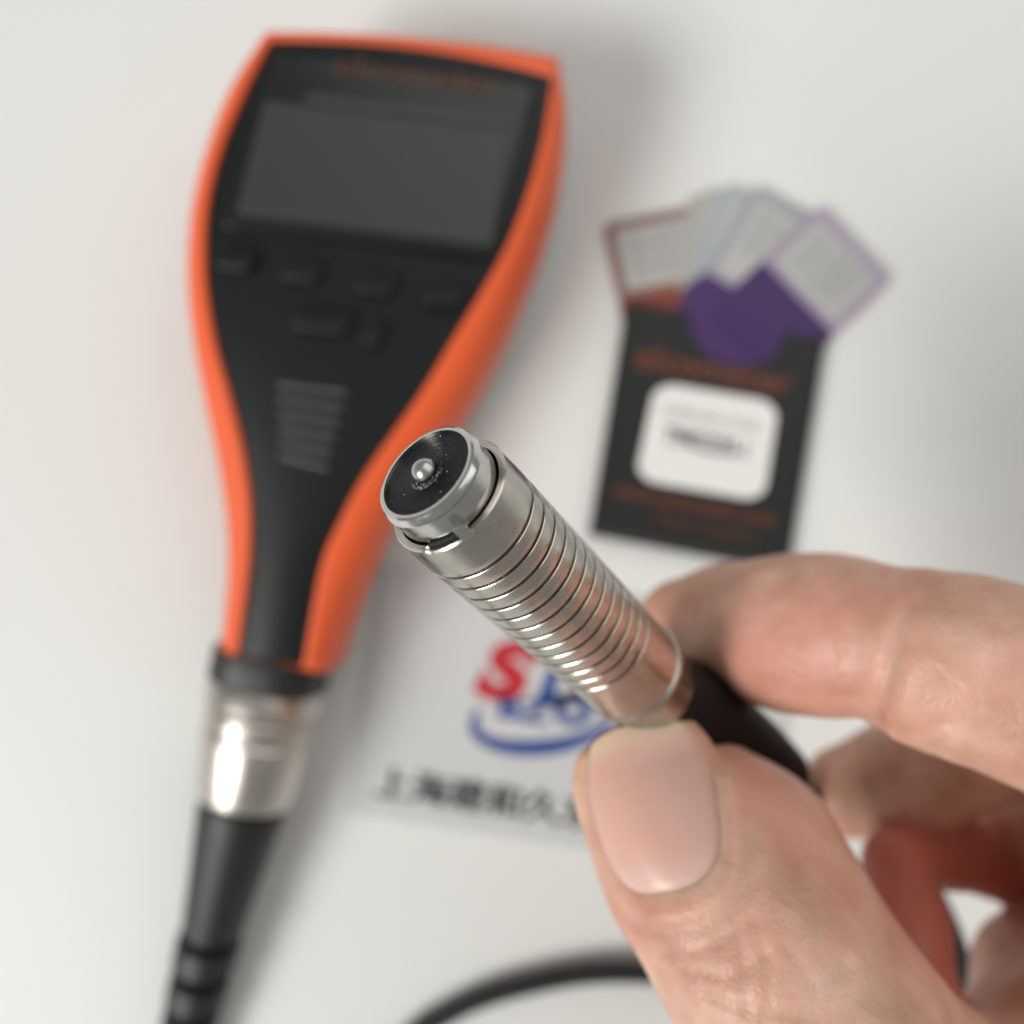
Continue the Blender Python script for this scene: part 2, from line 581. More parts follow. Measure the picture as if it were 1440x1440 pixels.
for i, (s, r) in enumerate(prof):
    for k in range(NA):
        t = 2 * math.pi * k / NA
        sh_ = notch_shift(t) if 0 < i < 5 else 0
        V.append(PA(s + sh_) + (ub * math.cos(t) + uc * math.sin(t)) * r)
for i in range(len(prof) - 1):
    for k in range(NA):
        k2 = (k + 1) % NA
        Fc.append((i * NA + k, i * NA + k2, (i + 1) * NA + k2, (i + 1) * NA + k))
Fc.append(tuple((len(prof) - 1) * NA + k for k in range(NA)))
new_obj('grooved_barrel', V, Fc, M_steel, probe, auto=0.45)

# front tube with its ring, black insert, ball contact
RF = 0.0049
lathe('tip_tube', TIP, U, [(0.00035, 0.0042), (0.0000, 0.00424), (0.0000, 0.0045), (0.00012, 0.0047), (0.00055, RF), (0.00075, RF + 0.00005), (0.0009, RF - 0.00003), (0.0036, RF - 0.0000), (0.0060, RF), (0.0062, 0.003)],
      M_steel2, probe, n=160, cap0=False, auto=0.45)
M_gap = mat('gap_shade', (0.006, 0.006, 0.006, 1), 0.7)  # near-black colour painted in as the shade of the gaps
lathe('gap_shade_ring', PA(0.0047), U, [(0, RF - 0.0002), (0.0, 0.0052), (0.0015, 0.0052), (0.0015, RF - 0.0002)], M_gap, probe, cap0=False, cap1=False)  # black ring put in as the shade between tube and barrel


# black insert with turned rings, dust and a scratch
M_ins = bpy.data.materials.new('turned_black_plastic')
M_ins.use_nodes = True
nt = M_ins.node_tree
p = nt.nodes['Principled BSDF']
p.inputs['Base Color'].default_value = (0.007, 0.008, 0.009, 1)
p.inputs['Roughness'].default_value = 0.34
p.inputs['Specular IOR Level'].default_value = 0.18
tc = nt.nodes.new('ShaderNodeTexCoord')
ds = nt.nodes.new('ShaderNodeVectorMath'); ds.operation = 'DISTANCE'
ds.inputs[1].default_value = TIP - probe.location + probe.location - probe.location
nt.links.new(tc.outputs['Object'], ds.inputs[0])
cb = nt.nodes.new('ShaderNodeCombineXYZ')
nt.links.new(ds.outputs['Value'], cb.inputs['X'])
nn = nt.nodes.new('ShaderNodeTexNoise'); nn.inputs['Scale'].default_value = 9000
nt.links.new(cb.outputs[0], nn.inputs['Vector'])
bp = nt.nodes.new('ShaderNodeBump'); bp.inputs['Distance'].default_value = 0.00006; bp.inputs['Strength'].default_value = 0.9
nt.links.new(nn.outputs['Fac'], bp.inputs['Height'])
nt.links.new(bp.outputs['Normal'], p.inputs['Normal'])
ins = lathe('black_insert', TIP, U, [(0.00010, 0.0012), (0.00012, 0.0014), (0.00030, 0.0019), (0.00030, 0.0034), (0.00030, 0.00422), (0.0008, 0.00422)], M_ins, probe, n=96, auto=0.9)
# object coordinates equal world coordinates minus the empty's place, plus that place again
ds.inputs[1].default_value = TIP

prof = [(0.0004, 0.00105), (0.00005, 0.00105)]
for k in range(9):
    a = math.pi / 2 * k / 8
    prof.append((0.00002 - 0.00115 * math.sin(a), max(0.00112 * math.cos(a), 1e-5)))
lathe('ball_contact', TIP, U, prof, steel('satin_steel', TIP, U, base=(0.50, 0.50, 0.49), rough=0.30, lines=0.1), probe, n=64, cap0=False, cap1=False, auto=None)

# ragged burr of plastic round the ball, and dust on the insert
M_burr = mat('pale_burr', (0.38, 0.39, 0.40, 1), 0.3, noise=(4000, 0.5))
M_dust = mat('dust', (0.75, 0.75, 0.74, 1), 0.6)
V, Fc = [], []
rnd = random.Random(3)


def shard(c, size, V, Fc, rnd):
    b = len(V)
    for k in range(4):
        V.append(c + Vector((rnd.uniform(-1, 1), rnd.uniform(-1, 1), rnd.uniform(-1, 1))) * size)
    Fc += [(b, b + 1, b + 2), (b, b + 2, b + 3), (b, b + 3, b + 1), (b + 1, b + 3, b + 2)]


scr_dn = -(Vector((0, 1, 0)) - ua * ua[1]).normalized()     # towards the bottom of the photo, in the face plane
scr_rt = ua.cross(scr_dn)
if scr_rt[0] < 0: scr_rt = -scr_rt
for k in range(260):
    a = math.radians(rnd.triangular(-50, 150, 75))
    r = rnd.uniform(0.00115, 0.00165)
    c = PA(0.00018) + (scr_rt * math.cos(a) + scr_dn * math.sin(a)) * r
    shard(c, rnd.uniform(0.00004, 0.00017), V, Fc, rnd)
tag(new_obj('ragged_burr', V, Fc, M_burr, probe, smooth=False), kind='stuff')
V, Fc = [], []
for k in range(38):
    a = rnd.uniform(0, 2 * math.pi)
    r = 0.0041 * math.sqrt(rnd.uniform(0.12, 1))
    shard(PA(0.00027) + (scr_rt * math.cos(a) + scr_dn * math.sin(a)) * r, rnd.choice([0.00002, 0.00003, 0.00003, 0.00007]), V, Fc, rnd)
tag(new_obj('dust_specks', V, Fc, M_dust, probe, smooth=False), kind='stuff')

# key tab on the front tube that sits in the notch
V, Fc = [], []


def cyl(s, t, r):
    return PA(s) + (ub * math.cos(t) + uc * math.sin(t)) * r


def slab(name, t0, t1, s0, s1, r0, r1, m, parent, n=14, taper0=0.0, taper1=0.0):
    V, Fc = [], []
    for i in range(n + 1):
        t = t0 + (t1 - t0) * i / n
        f = i / n
        a0 = s0 + taper0 * max(0, 1 - f * 3.5) + taper1 * max(0, 1 - (1 - f) * 3.5)
        V += [cyl(a0 + 0.0002, t, r0), cyl(a0, t, r1 - 0.0001), cyl(a0 + 0.0001, t, r1), cyl(s1, t, r1), cyl(s1, t, r0)]
    for i in range(n):
        for k in range(5):
            Fc.append((i * 5 + k, i * 5 + (k + 1) % 5, (i + 1) * 5 + (k + 1) % 5, (i + 1) * 5 + k))
    Fc += [(0, 1, 2, 3, 4), tuple(n * 5 + k for k in range(5))[::-1]]
    return new_obj(name, V, Fc, m, parent, auto=0.5)


slab('key_tab', NOTCH - math.radians(23), NOTCH - math.radians(12), 0.0020, 0.0037, RF - 0.0002, RB + 0.00004, M_steel2, probe, taper0=0.0006)
slab('key_gap_shade', NOTCH - math.radians(11), NOTCH + math.radians(22), 0.0030, 0.0044, RF - 0.0002, 0.00527, M_gap, probe)  # black slab that paints the dark of the open key slot

# black flexible sleeve behind the barrel
off = (Vector((1, 1, 0)) - U * Vector((1, 1, 0)).dot(U)).normalized()
SL = [PA(bar_end - 0.0006), PA(bar_end + 0.006) + off * 0.0008, PA(bar_end + 0.014) + off * 0.0016, PA(bar_end + 0.023) + off * 0.0024, PA(bar_end + 0.036) + off * 0.0034]
SR = [0.0054, 0.0058, 0.0060, 0.0058, 0.0052]
tube('black_sleeve', SL, SR, mat('matt_black_sleeve', (0.006, 0.006, 0.006, 1), 0.6, spec=0.2, bump=(900, 0.00004)), probe, n=56, samples=60)

# ------------------------------------------------------------------ foil wallet
wz = 0.0026
wallet = empty('foil_wallet', (Wz(995, 600, 0)[0], Wz(995, 600, 0)[1], 0),
               'black plastic wallet with white rounded sticker and orange print, lying open on the table', 'wallet')
TL, TR, BR, BL = [np.array(Wz(x, y, wz)[:2]) for x, y in ((882, 425), (1160, 478), (1112, 805), (829, 752))]
wx = (TR - TL); wy = (BL - TL)
ANG_W = math.atan2(wx[1], wx[0])


def WP(u, v):
    return TL + wx * u + wy * v


M_wallet = mat('black_vinyl', (0.008, 0.009, 0.009, 1), 0.5, noise=(60, 0.2), bump=(1200, 0.00004))
notch = []
for k in range(25):
    a = math.pi * k / 24
    notch.append(WP(0.56 - 0.240 * math.cos(a), 0.01 + 0.175 * math.sin(a)))
front = [WP(0.02, 0.0), WP(0.30, 0.0)] + notch + [WP(0.80, 0.0), WP(0.98, 0.0), WP(1, 0.02), WP(1, 0.98), WP(0.98, 1), WP(0.02, 1), WP(0, 0.98), WP(0, 0.02)]
plate('front_pocket', [tuple(p) for p in front], wz - 0.0005, wz, M_wallet, wallet, bev=0.00015)
plate('back_panel', [tuple(WP(u, v)) for u, v in ((0.0, 0.01), (1.0, 0.01), (1, 1), (0, 1))], 0.0001, 0.0006, M_wallet, wallet, bev=0.00015)
for name_, (a, b, c, d) in (('side_seam', (0, 0, 0.028, 1)), ('side_seam', (0.972, 0, 1, 1)), ('bottom_seam', (0.028, 0.965, 0.972, 1))):
    plate(name_, [tuple(WP(u, v)) for u, v in ((a, b), (c, b), (c, d), (a, d))], 0.0006, wz + 0.0003, M_wallet, wallet, bev=0.0002)
st_pts = []
for k in range(26):
    c_ = WP(0.05 + 0.9 * k / 25, 0.975)
    plate('stitch', rounded(c_[0], c_[1], 0.0011, 0.0004, 0.0002, ANG_W, 2), wz + 0.0002, wz + 0.0005, M_rib, wallet)
lb = quad_patch('sticker', [(922, 537), (1096, 566), (1074, 706), (893, 674)], wz + 0.00012, M_label, 0.00008, wallet, r=0.17)
lb['label'] = 'white rounded sticker'
text('brand_lettering', 'elcometer', Wz(1003, 521, wz + 0.0002), 0.0078, ANG_W, M_oprint, wallet, width=0.033, offset=0.00012)
text('sticker_print', 'Calibration Foils', Wz(1000, 588, wz + 0.0003), 0.0024, ANG_W, M_gink, wallet, width=0.020)
text('sticker_number', 'T99022255-1', Wz(994, 624, wz + 0.0003), 0.0052, ANG_W, M_ink, wallet, width=0.0175, offset=0.0001)
text('small_print', 'www.elcometer.com', Wz(978, 710, wz + 0.0002), 0.0044, ANG_W, M_oprint, wallet, width=0.034, offset=0.00006)
text('small_print', 'Made in England', Wz(990, 742, wz + 0.0002), 0.0040, ANG_W, M_dprint, wallet, width=0.021, offset=0.00004)


# ------------------------------------------------------------------ calibration foils (fan)
def clear(name, col, mixf):
    m = bpy.data.materials.new(name)
    m.use_nodes = True
    nt = m.node_tree
    p = nt.nodes['Principled BSDF']
    p.inputs['Base Color'].default_value = col
    p.inputs['Roughness'].default_value = 0.25
    tr = nt.nodes.new('ShaderNodeBsdfTransparent')
    tr.inputs[0].default_value = tuple(0.6 + 0.4 * c for c in col[:3]) + (1,)
    mx = nt.nodes.new('ShaderNodeMixShader')
    mx.inputs[0].default_value = mixf
    out = nt.nodes['Material Output']
    nt.links.new(tr.outputs[0], mx.inputs[1])
    nt.links.new(p.outputs[0], mx.inputs[2])
    nt.links.new(mx.outputs[0], out.inputs[0])
    return m


foils = [  # outer end centre px, angle cw from up (deg), frame colour, root colour, label
    ((920, 300), -11, lin(160, 128, 116), lin(126, 56, 42), 'leftmost calibration foil in the fan, brown framed with rust red root'),
    ((1040, 280), 5, lin(200, 196, 190), lin(112, 66, 58), 'clear grey foil in the fan next to the rust red one'),
    ((1062, 279), 12, lin(196, 202, 194), lin(84, 50, 84), 'pale greenish foil upright in the middle of the fan'),
    ((1088, 284), 20, lin(188, 198, 204), lin(72, 40, 92), 'pale bluish foil right of the middle of the fan'),
    ((1124, 298), 31, lin(182, 184, 196), lin(66, 34, 94), 'greyish lilac foil tucked under the purple one'),
    ((1202, 342), 46, lin(186, 170, 194), lin(60, 27, 88), 'topmost right foil of the fan with lilac frame and vivid purple root'),
]
for i, ((ox, oy), th, fc, tcol, lab) in enumerate(foils):
    z = 0.0008 + i * 0.00024
    e = Wz(ox, oy, z)
    a = math.radians(th)
    up = np.array((math.sin(a), math.cos(a))); rt = np.array((math.cos(a), -math.sin(a)))
    wdt, ln_ = 0.0220, 0.036
    c = np.array(e[:2])
    f = empty('calibration_foil', (c[0] - up[0] * 0.009, c[1] - up[1] * 0.009, z), lab, 'plastic foil', 'calibration foils fanned out of the wallet')
    rA = -a
    q = lambda u, v: tuple(c + rt * u * wdt / 2 - up * v)

    def rr(cx_, cy_, w_, h_, r_):
        cc = c + rt * cx_ - up * cy_
        return rounded(cc[0], cc[1], w_, h_, r_, rA, 5)
    Mf = clear('foil_plastic', fc, 0.62)
    Mt = mat('foil_root_tint', tcol, 0.4)
    Mp = clear('foil_print', lin(192, 192, 190), 0.85)
    sl_ = 0.0170 if i in (0, 5) else 0.0215
    plate('clear_sheet', rr(0, sl_ / 2, wdt, sl_, 0.0015), z, z + 0.00012, Mf, f)
    plate('coloured_root', rr(0, sl_ - 0.0005 + 0.0080, wdt, 0.0160, 0.001), z + 0.00001, z + 0.00013, Mt, f)
    plate('printed_panel', rr(0, sl_ / 2, wdt * 0.80, sl_ - 0.0042, 0.0005), z + 0.00012, z + 0.00018, Mp, f)
    for k in range(5):
        cc = c - up * (0.0044 + k * 0.0020)
        text('printed_line', 'Nominal %s um' % ['24.5', '50.1', '125', '249', '508', '1000'][i] if k % 2 else 'No. T9902' + str(k * 3), (cc[0], cc[1], z + 0.00021), 0.0021, rA, M_gink, f, width=0.0135, offset=0.00005)

# ------------------------------------------------------------------ business card
c0 = np.array(Wz(487, 1141, 0.0004)[:2])
ANG_C = math.radians(-8.7)
cr = np.array((math.cos(ANG_C), math.sin(ANG_C))); cu_ = np.array((-math.sin(ANG_C), math.cos(ANG_C)))
CW, CH = 0.090, 0.054
cc = c0 + cr * CW / 2 + cu_ * CH / 2
bcard = empty('business_card', (cc[0], cc[1], 0), 'white business card with red and blue logo over black Chinese lettering, under the hand', 'business card')
plate('card_stock', rounded(cc[0], cc[1], CW, CH, 0.0006, ANG_C, 3), 0.0001, 0.0009, M_card, bcard, bev=0.00008)
zc = 0.00096


def CP(px, py):
    return Wz(px, py, zc)


text('red_logo_letter', 'S', CP(702, 946), 0.0165, ANG_C, M_red, bcard, offset=0.0011, shear=0.25, width=0.0135)
text('blue_logo_letter', 'D', CP(792, 960), 0.0150, ANG_C, M_blue, bcard, offset=0.0008, shear=0.25, width=0.0125)


def ring_mark(name, c, a, b, rot, w0, w1, t0, t1, m, z=zc, n=48):
    """crescent band: thickness w0 at the start and end, w1 in the middle"""
    V, Fc = [], []
    for k in range(n + 1):
        f = k / n
        t = math.radians(t0 + (t1 - t0) * f)
        w = w0 + (w1 - w0) * math.sin(math.pi * f)
        for q_ in (0, -w):
            x, y = (a + q_) * math.cos(t), (b + q_) * math.sin(t)
            V.append((c[0] + x * math.cos(rot) - y * math.sin(rot), c[1] + x * math.sin(rot) + y * math.cos(rot), z))
    for k in range(n):
        Fc.append((2 * k, 2 * k + 1, 2 * k + 3, 2 * k + 2))
    return new_obj(name, V, Fc, m, bcard, smooth=False)


ec = CP(762, 1012)
ring_mark('blue_logo_swoosh', ec, 0.0155, 0.0076, math.radians(6), 0.0012, 0.0034, 150, 375, M_blue)
text('blue_logo_figure', 'BZ', CP(735, 1000), 0.0062, ANG_C, M_blue, bcard, offset=0.0003, width=0.0115)
text('blue_logo_figure', 'O', CP(805, 1000), 0.0085, ANG_C, M_blue, bcard, offset=0.0006, width=0.0085)
for k in range(3):
    text('company_name', '上海建和久东仪器', CP(735 + 1.5 * k, 1134) + Vector((0, 0, 0.00001 * k)), 0.0074, ANG_C, M_ink, bcard, offset=0.00009, width=0.0640)

# ------------------------------------------------------------------ hand
h = 0.00048
LO = np.array([0.004, -0.150, 0.020]); HI = np.array([0.165, 0.006, 0.118])
gx, gy, gz_ = [np.arange(LO[k], HI[k], h, dtype=np.float32) for k in range(3)]
BIG = 0.02


def new_grid():
    return np.full((len(gx), len(gy), len(gz_)), BIG, np.float32)


def sub(lo, hi):
    i0 = [max(0, int((lo[k] - LO[k]) / h)) for k in range(3)]
    i1 = [min(n_, int((hi[k] - LO[k]) / h) + 2) for k, n_ in enumerate((len(gx), len(gy), len(gz_)))]
    return tuple(slice(a, max(a, b)) for a, b in zip(i0, i1))


def smin(a, b, k):
    q = np.maximum(k - np.abs(a - b), 0) / k
    return np.minimum(a, b) - q * q * k * 0.25


def cone(G, a, b, ra, rb, k, op='add'):
    a, b = np.array(a, np.float32), np.array(b, np.float32)
    m_ = max(ra, rb) + k + 0.003
    sl = sub(np.minimum(a, b) - m_, np.maximum(a, b) + m_)
    X = gx[sl[0]][:, None, None]; Y = gy[sl[1]][None, :, None]; Z = gz_[sl[2]][None, None, :]
    if 0 in (X.size, Y.size, Z.size): return
    d = b - a
    L2 = float(d @ d) + 1e-12
    t = np.clip(((X - a[0]) * d[0] + (Y - a[1]) * d[1] + (Z - a[2]) * d[2]) / L2, 0, 1)
    dist = np.sqrt((X - a[0] - t * d[0]) ** 2 + (Y - a[1] - t * d[1]) ** 2 + (Z - a[2] - t * d[2]) ** 2) - (ra + (rb - ra) * t)
    if op == 'add':
        G[sl] = smin(G[sl], dist, k)
    else:      # carve
        G[sl] = -smin(-G[sl], dist, k)


def chain(G, pts, k=0.004):
    pts = [(W(x, y, d), r) for x, y, d, r in pts]
    for (a, ra), (b, rb) in zip(pts, pts[1:]):
        cone(G, a, b, ra, rb, k)


# thumb
GT = new_grid()
chain(GT, [(898, 1107, .0960, .0071), (975, 1213, .0945, .0097), (1075, 1335, .0905, .0112), (1160, 1470, .0885, .0122), (1300, 1640, .093, .0145), (1480, 1800, .103, .017)])
chain(GT, [(985, 1120, .1015, .0076), (1052, 1200, .0995, .0096), (1095, 1310, .097, .0105), (1165, 1440, .0945, .0112), (1320, 1620, .098, .014)])
# index finger
GI = new_grid()
chain(GI, [(962, 878, .1150, .0062), (1030, 884, .1100, .0080), (1110, 890, .1030, .0088), (1180, 893, .0990, .0087), (1236, 897, .0965, .0080)], 0.003)
chain(GI, [(1296, 920, .0936, .0095), (1360, 938, .0918, .0099), (1450, 965, .0900, .0102), (1640, 1060, .0880, .0102), (1800, 1200, .0900, .0118)], 0.0010)
# middle finger
GM = new_grid()
chain(GM, [(1195, 1112, .1310, .0070), (1275, 1096, .1270, .0083), (1370, 1040, .1210, .0086), (1500, 1010, .1130, .0094), (1700, 1150, .106, .0098), (1850, 1300, .104, .012)], 0.003)
# ring finger: curled tip behind the middle finger
GR = new_grid()
chain(GR, [(1452, 1172, .1320, .0085), (1530, 1150, .127, .0088), (1640, 1150, .120, .009), (1760, 1260, .114, .0095), (1860, 1400, .112, .012)], 0.003)
# little finger, lower right
GL = new_grid()
chain(GL, [(1470, 1375, .1250, .0098), (1520, 1330, .127, .0085), (1640, 1300, .124, .009), (1800, 1400, .118, .0105)], 0.003)
# palm and web
GP = new_grid()
chain(GP, [(1800, 1200, .094, .012), (1700, 1560, .105, .019), (1600, 1800, .112, .022)], 0.01)
chain(GP, [(1850, 1420, .108, .013), (1750, 1700, .112, .020)], 0.01)
chain(GP, [(1300, 1640, .098, .0140), (1500, 1620, .108, .016), (1750, 1500, .108, .016)], 0.01)
# thenar/web that closes the view between thumb and middle finger (its lit-through red is put into the skin colour)
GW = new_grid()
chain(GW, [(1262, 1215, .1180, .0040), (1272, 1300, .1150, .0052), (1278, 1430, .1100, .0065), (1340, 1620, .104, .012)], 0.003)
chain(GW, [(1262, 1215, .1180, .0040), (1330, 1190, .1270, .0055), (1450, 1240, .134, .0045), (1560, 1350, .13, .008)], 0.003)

G = GP
for g in (GT, GI, GM, GR, GL):
    G = np.minimum(G, smin(g, GP, 0.006))
G = smin(G, GW, 0.0012)
base_fields = (GT, GI, GM, GR, GL, GW)

# flesh pressed back by the probe
cone(G, PA(0.0), PA(bar_end), R0 + 0.0002, R0 - 0.0002, 0.0006, 'carve')
for k in range(4):
    cone(G, SL[k], SL[k + 1], SR[k], SR[k + 1], 0.0006, 'carve')

# nail frame on the thumb
nc = W(910, 1138, 0.0885)
n_ax = (W(886, 1020, 0.0905) - W(948, 1225, 0.0865)).normalized()
n_nm = Vector((-0.42, 0.10, 0.90)); n_nm = (n_nm - n_ax * n_nm.dot(n_ax)).normalized()
n_sd = n_nm.cross(n_ax)                      # to the left/right across the nail
if n_sd[0] < 0: n_sd = -n_sd
NLn, NWn, NRc = 0.0146, 0.0143, 0.0085       # length, width, cross radius


def grad_project(p, iters=4):
    return p


def sample(Gr, P):
    """trilinear lookup of a field"""
    Q = (P - LO) / h
    i = np.floor(Q).astype(int)
    i = np.clip(i, 0, np.array(Gr.shape) - 2)
    f = Q - i
    out = 0
    for a in (0, 1):
        for b in (0, 1):
            for c in (0, 1):
                wgt = (f[:, 0] if a else 1 - f[:, 0]) * (f[:, 1] if b else 1 - f[:, 1]) * (f[:, 2] if c else 1 - f[:, 2])
                out = out + wgt * Gr[i[:, 0] + a, i[:, 1] + b, i[:, 2] + c]
    return out


def march(Gr, P, D, n=60, step=0.0003):
    """walk each point along D until it meets the surface"""
    P = P.copy(); done = np.zeros(len(P), bool)
    for _ in range(n):
        v = sample(Gr, P)
        done |= v < 0.0001
        P[~done] += D[~done] * np.clip(v[~done], 0.00005, 0.001)[:, None]
    return P


# nail plate: curved grid dropped onto the thumb surface
NU, NV = 28, 34
NA_, NB_ = NWn / 2, NLn / 2 + 0.0014


def nail_half(y):
    if y < 0:
        return NA_ * max(0.02, 1 - (abs(y) / NB_) ** 3.2) ** (1 / 3.2)
    return NA_ * (1 - 0.36 * (y / NB_) ** 2.4)


nail_pts, nail_uv = [], []
for j in range(NV + 1):
    v = j / NV                     # 0 at the cuticle, 1 at the free edge
    yb = -NB_ * math.cos(math.pi / 2 * min(1, v / 0.45)) if v < 0.45 else NLn / 2 * (v - 0.45) / 0.55
    for i in range(NU + 1):
        u = 2 * i / NU - 1
        yy = yb + (0.0013 * (1 - u * u) * max(0, (v - 0.45) / 0.55))
        xx = u * nail_half(yb)
        nail_pts.append(np.array(nc + n_sd * xx + n_ax * yy + n_nm * 0.006))
        nail_uv.append((u, v))
nail_pts = np.array(nail_pts)
D = np.tile(-np.array(n_nm), (len(nail_pts), 1))
surf = march(G, nail_pts, D)
# heights above the frame, smoothed to a clean plate
hgt = (surf - np.array(nc)) @ np.array(n_nm)
xs = (surf - np.array(nc)) @ np.array(n_sd); ys = (surf - np.array(nc)) @ np.array(n_ax)
ok = hgt > -0.006
A = np.stack([np.ones(ok.sum()), xs[ok], ys[ok], xs[ok] ** 2, ys[ok] ** 2, xs[ok] * ys[ok]], 1)
co = np.linalg.lstsq(A, hgt[ok], rcond=None)[0]
fit = lambda x, y: co[0] + co[1] * x + co[2] * y + co[3] * x * x + co[4] * y * y + co[5] * x * y
def nominal(x, y):
    yc = np.minimum(y, 0.0045)
    return fit(x, yc) - 0.30 * (y - yc)


def rim_pos(x, y):
    """1 on the nail outline, below 1 inside"""
    yn = np.maximum(-y, 0) / NB_
    hw = np.where(y > 0, 1 - 0.36 * (np.maximum(y, 0) / NB_) ** 2.4, 1.0)
    return (np.abs(x / (NA_ * hw)) ** 3.2 + yn ** 3.2) ** (1 / 3.2)


sst = lambda a, b, t: (lambda q: q * q * (3 - 2 * q))(min(1, max(0, (t - a) / (b - a))))
plateP = []
for (u, v), x, y in zip(nail_uv, xs, ys):
    z = float(nominal(x, y)) + 0.00012 - 0.0007 * sst(0.84, 1.0, float(rim_pos(x, y)))
    plateP.append(nc + n_sd * x + n_ax * y + n_nm * z)


def surface_nets(Gr):
    s = Gr < 0
    nx, ny, nz = Gr.shape
    cnt = np.zeros((nx - 1, ny - 1, nz - 1), np.float32)
    acc = np.zeros((3, nx - 1, ny - 1, nz - 1), np.float32)
    # find active cells first
    c8 = np.zeros((nx - 1, ny - 1, nz - 1), np.int8)
    for a in (0, 1):
        for b in (0, 1):
            for c in (0, 1):
                c8 += s[a:nx - 1 + a, b:ny - 1 + b, c:nz - 1 + c]
    act = (c8 > 0) & (c8 < 8)
    I = np.argwhere(act)
    idx = -np.ones(act.shape, np.int64)
    idx[act] = np.arange(len(I))
    acc = np.zeros((len(I), 3)); cnt = np.zeros(len(I))
    corners = [(a, b, c) for a in (0, 1) for b in (0, 1) for c in (0, 1)]
    for p in corners:
        for ax in range(3):
            if p[ax]: continue
            q = list(p); q[ax] = 1
            v0 = Gr[I[:, 0] + p[0], I[:, 1] + p[1], I[:, 2] + p[2]]
            v1 = Gr[I[:, 0] + q[0], I[:, 1] + q[1], I[:, 2] + q[2]]
            m_ = (v0 < 0) != (v1 < 0)
            t = np.where(m_, v0 / np.where(v0 == v1, 1, v0 - v1), 0)
            pos = np.array(p, float)[None, :].repeat(len(I), 0)
            pos[:, ax] += t
            acc += pos * m_[:, None]
            cnt += m_
    P = LO + (I + acc / cnt[:, None]) * h
    quads = []
    for ax in range(3):
        o1, o2 = (ax + 1) % 3, (ax + 2) % 3
        sl0 = [slice(None)] * 3; sl1 = [slice(None)] * 3
        sl0[ax] = slice(0, -1); sl1[ax] = slice(1, None)
        ch = s[tuple(sl0)] != s[tuple(sl1)]
        E = np.argwhere(ch)
        E = E[(E[:, o1] > 0) & (E[:, o2] > 0) & (E[:, o1] < Gr.shape[o1] - 1) & (E[:, o2] < Gr.shape[o2] - 1)]
        flip = s[E[:, 0], E[:, 1], E[:, 2]]
        def cell(d1, d2):
            C = E.copy(); C[:, o1] -= d1; C[:, o2] -= d2
            return idx[C[:, 0], C[:, 1], C[:, 2]]
        q = np.stack([cell(0, 0), cell(1, 0), cell(1, 1), cell(0, 1)], 1)
        q[~flip] = q[~flip][:, ::-1]
        quads.append(q)
    return P, np.vstack(quads)


P, Q = surface_nets(G)
# normals from the field
eps = h
gn = np.stack([sample(G, P + np.eye(3)[k] * eps) - sample(G, P - np.eye(3)[k] * eps) for k in range(3)], 1)
gn /= np.linalg.norm(gn, axis=1)[:, None] + 1e-9


def crease(pts, depth, width, length=None):
    """press a groove with raised lips along a px polyline given with depths"""
    C = catmull([W(*p) for p in pts], 40)
    dmin = np.full(len(P), 9.0)
    for a in C:
        dmin = np.minimum(dmin, np.linalg.norm(P - a, axis=1))
    return -depth * np.exp(-(dmin / width) ** 2) + depth * 0.12 * np.exp(-((dmin - width * 2.4) / (width * 1.3)) ** 2)


def surf_px(pl):
    """lift px polyline to the skin: first surface met along the view ray"""
    out = []
    for x, y in pl:
        d0 = np.array([W(x, y, 0.078)]); dr = np.array([(W(x, y, 0.12) - W(x, y, 0.078)).normalized()])
        s_ = march(G, d0, dr, 120)[0]
        out.append((x, y, H - s_[2]))
    return out


disp = np.zeros(len(P))
for pl, dp, wd in (
    ([(905, 1262), (960, 1246), (1012, 1215)], 0.00040, 0.0008),
    ([(940, 1290), (985, 1275), (1020, 1262)], 0.00018, 0.0005),
    ([(930, 1345), (1000, 1330), (1060, 1290)], 0.00020, 0.0006),
    ([(960, 1365), (1030, 1375), (1080, 1345)], 0.00022, 0.0006),
    ([(1030, 1290), (1045, 1350), (1050, 1430)], 0.00020, 0.0006),
    ([(1130, 1438), (1160, 1395), (1190, 1360)], 0.00045, 0.0009),
    ([(1060, 1300), (1080, 1380), (1075, 1440)], 0.00018, 0.0006),
    ([(990, 1395), (1040, 1420), (1100, 1425)], 0.00022, 0.0006),
    ([(1100, 1330), (1130, 1365), (1150, 1400)], 0.00015, 0.0005),
    ([(1210, 800), (1300, 815), (1400, 830)], 0.00015, 0.0009),
    ([(1330, 1015), (1325, 1050), (1310, 1065)], 0.0003, 0.0008),
):
    disp += crease(surf_px(pl), dp * 1.15, wd)
# joint crease of the index finger: a sharp line with the flesh bulging on the knuckle side
C = catmull([W(*q) for q in surf_px([(1264, 880), (1254, 925), (1243, 965), (1232, 1001), (1232, 1014)])], 60)
fd = np.array((W(1340, 935, .092) - W(1240, 900, .0965)).normalized())
best = np.full(len(P), 9.0); aa = np.zeros(len(P)); dpp = np.full(len(P), 9.0)
for c_ in C:
    rel = P - c_
    dd = np.linalg.norm(rel, axis=1)
    m_ = dd < best
    best[m_] = dd[m_]
    a_ = rel[m_] @ fd
    aa[m_] = a_
    dpp[m_] = np.sqrt(np.maximum(dd[m_] ** 2 - a_ ** 2, 0))
wt = np.exp(-(dpp / 0.0028) ** 2)
step = np.where(aa > 0, (1 - np.exp(-(aa / 0.0016) ** 2)) * np.exp(-(aa / 0.0065) ** 2), 0)
disp += wt * (0.0011 * step - 0.00055 * np.exp(-(aa / 0.00075) ** 2))
P = P + gn * disp[:, None]

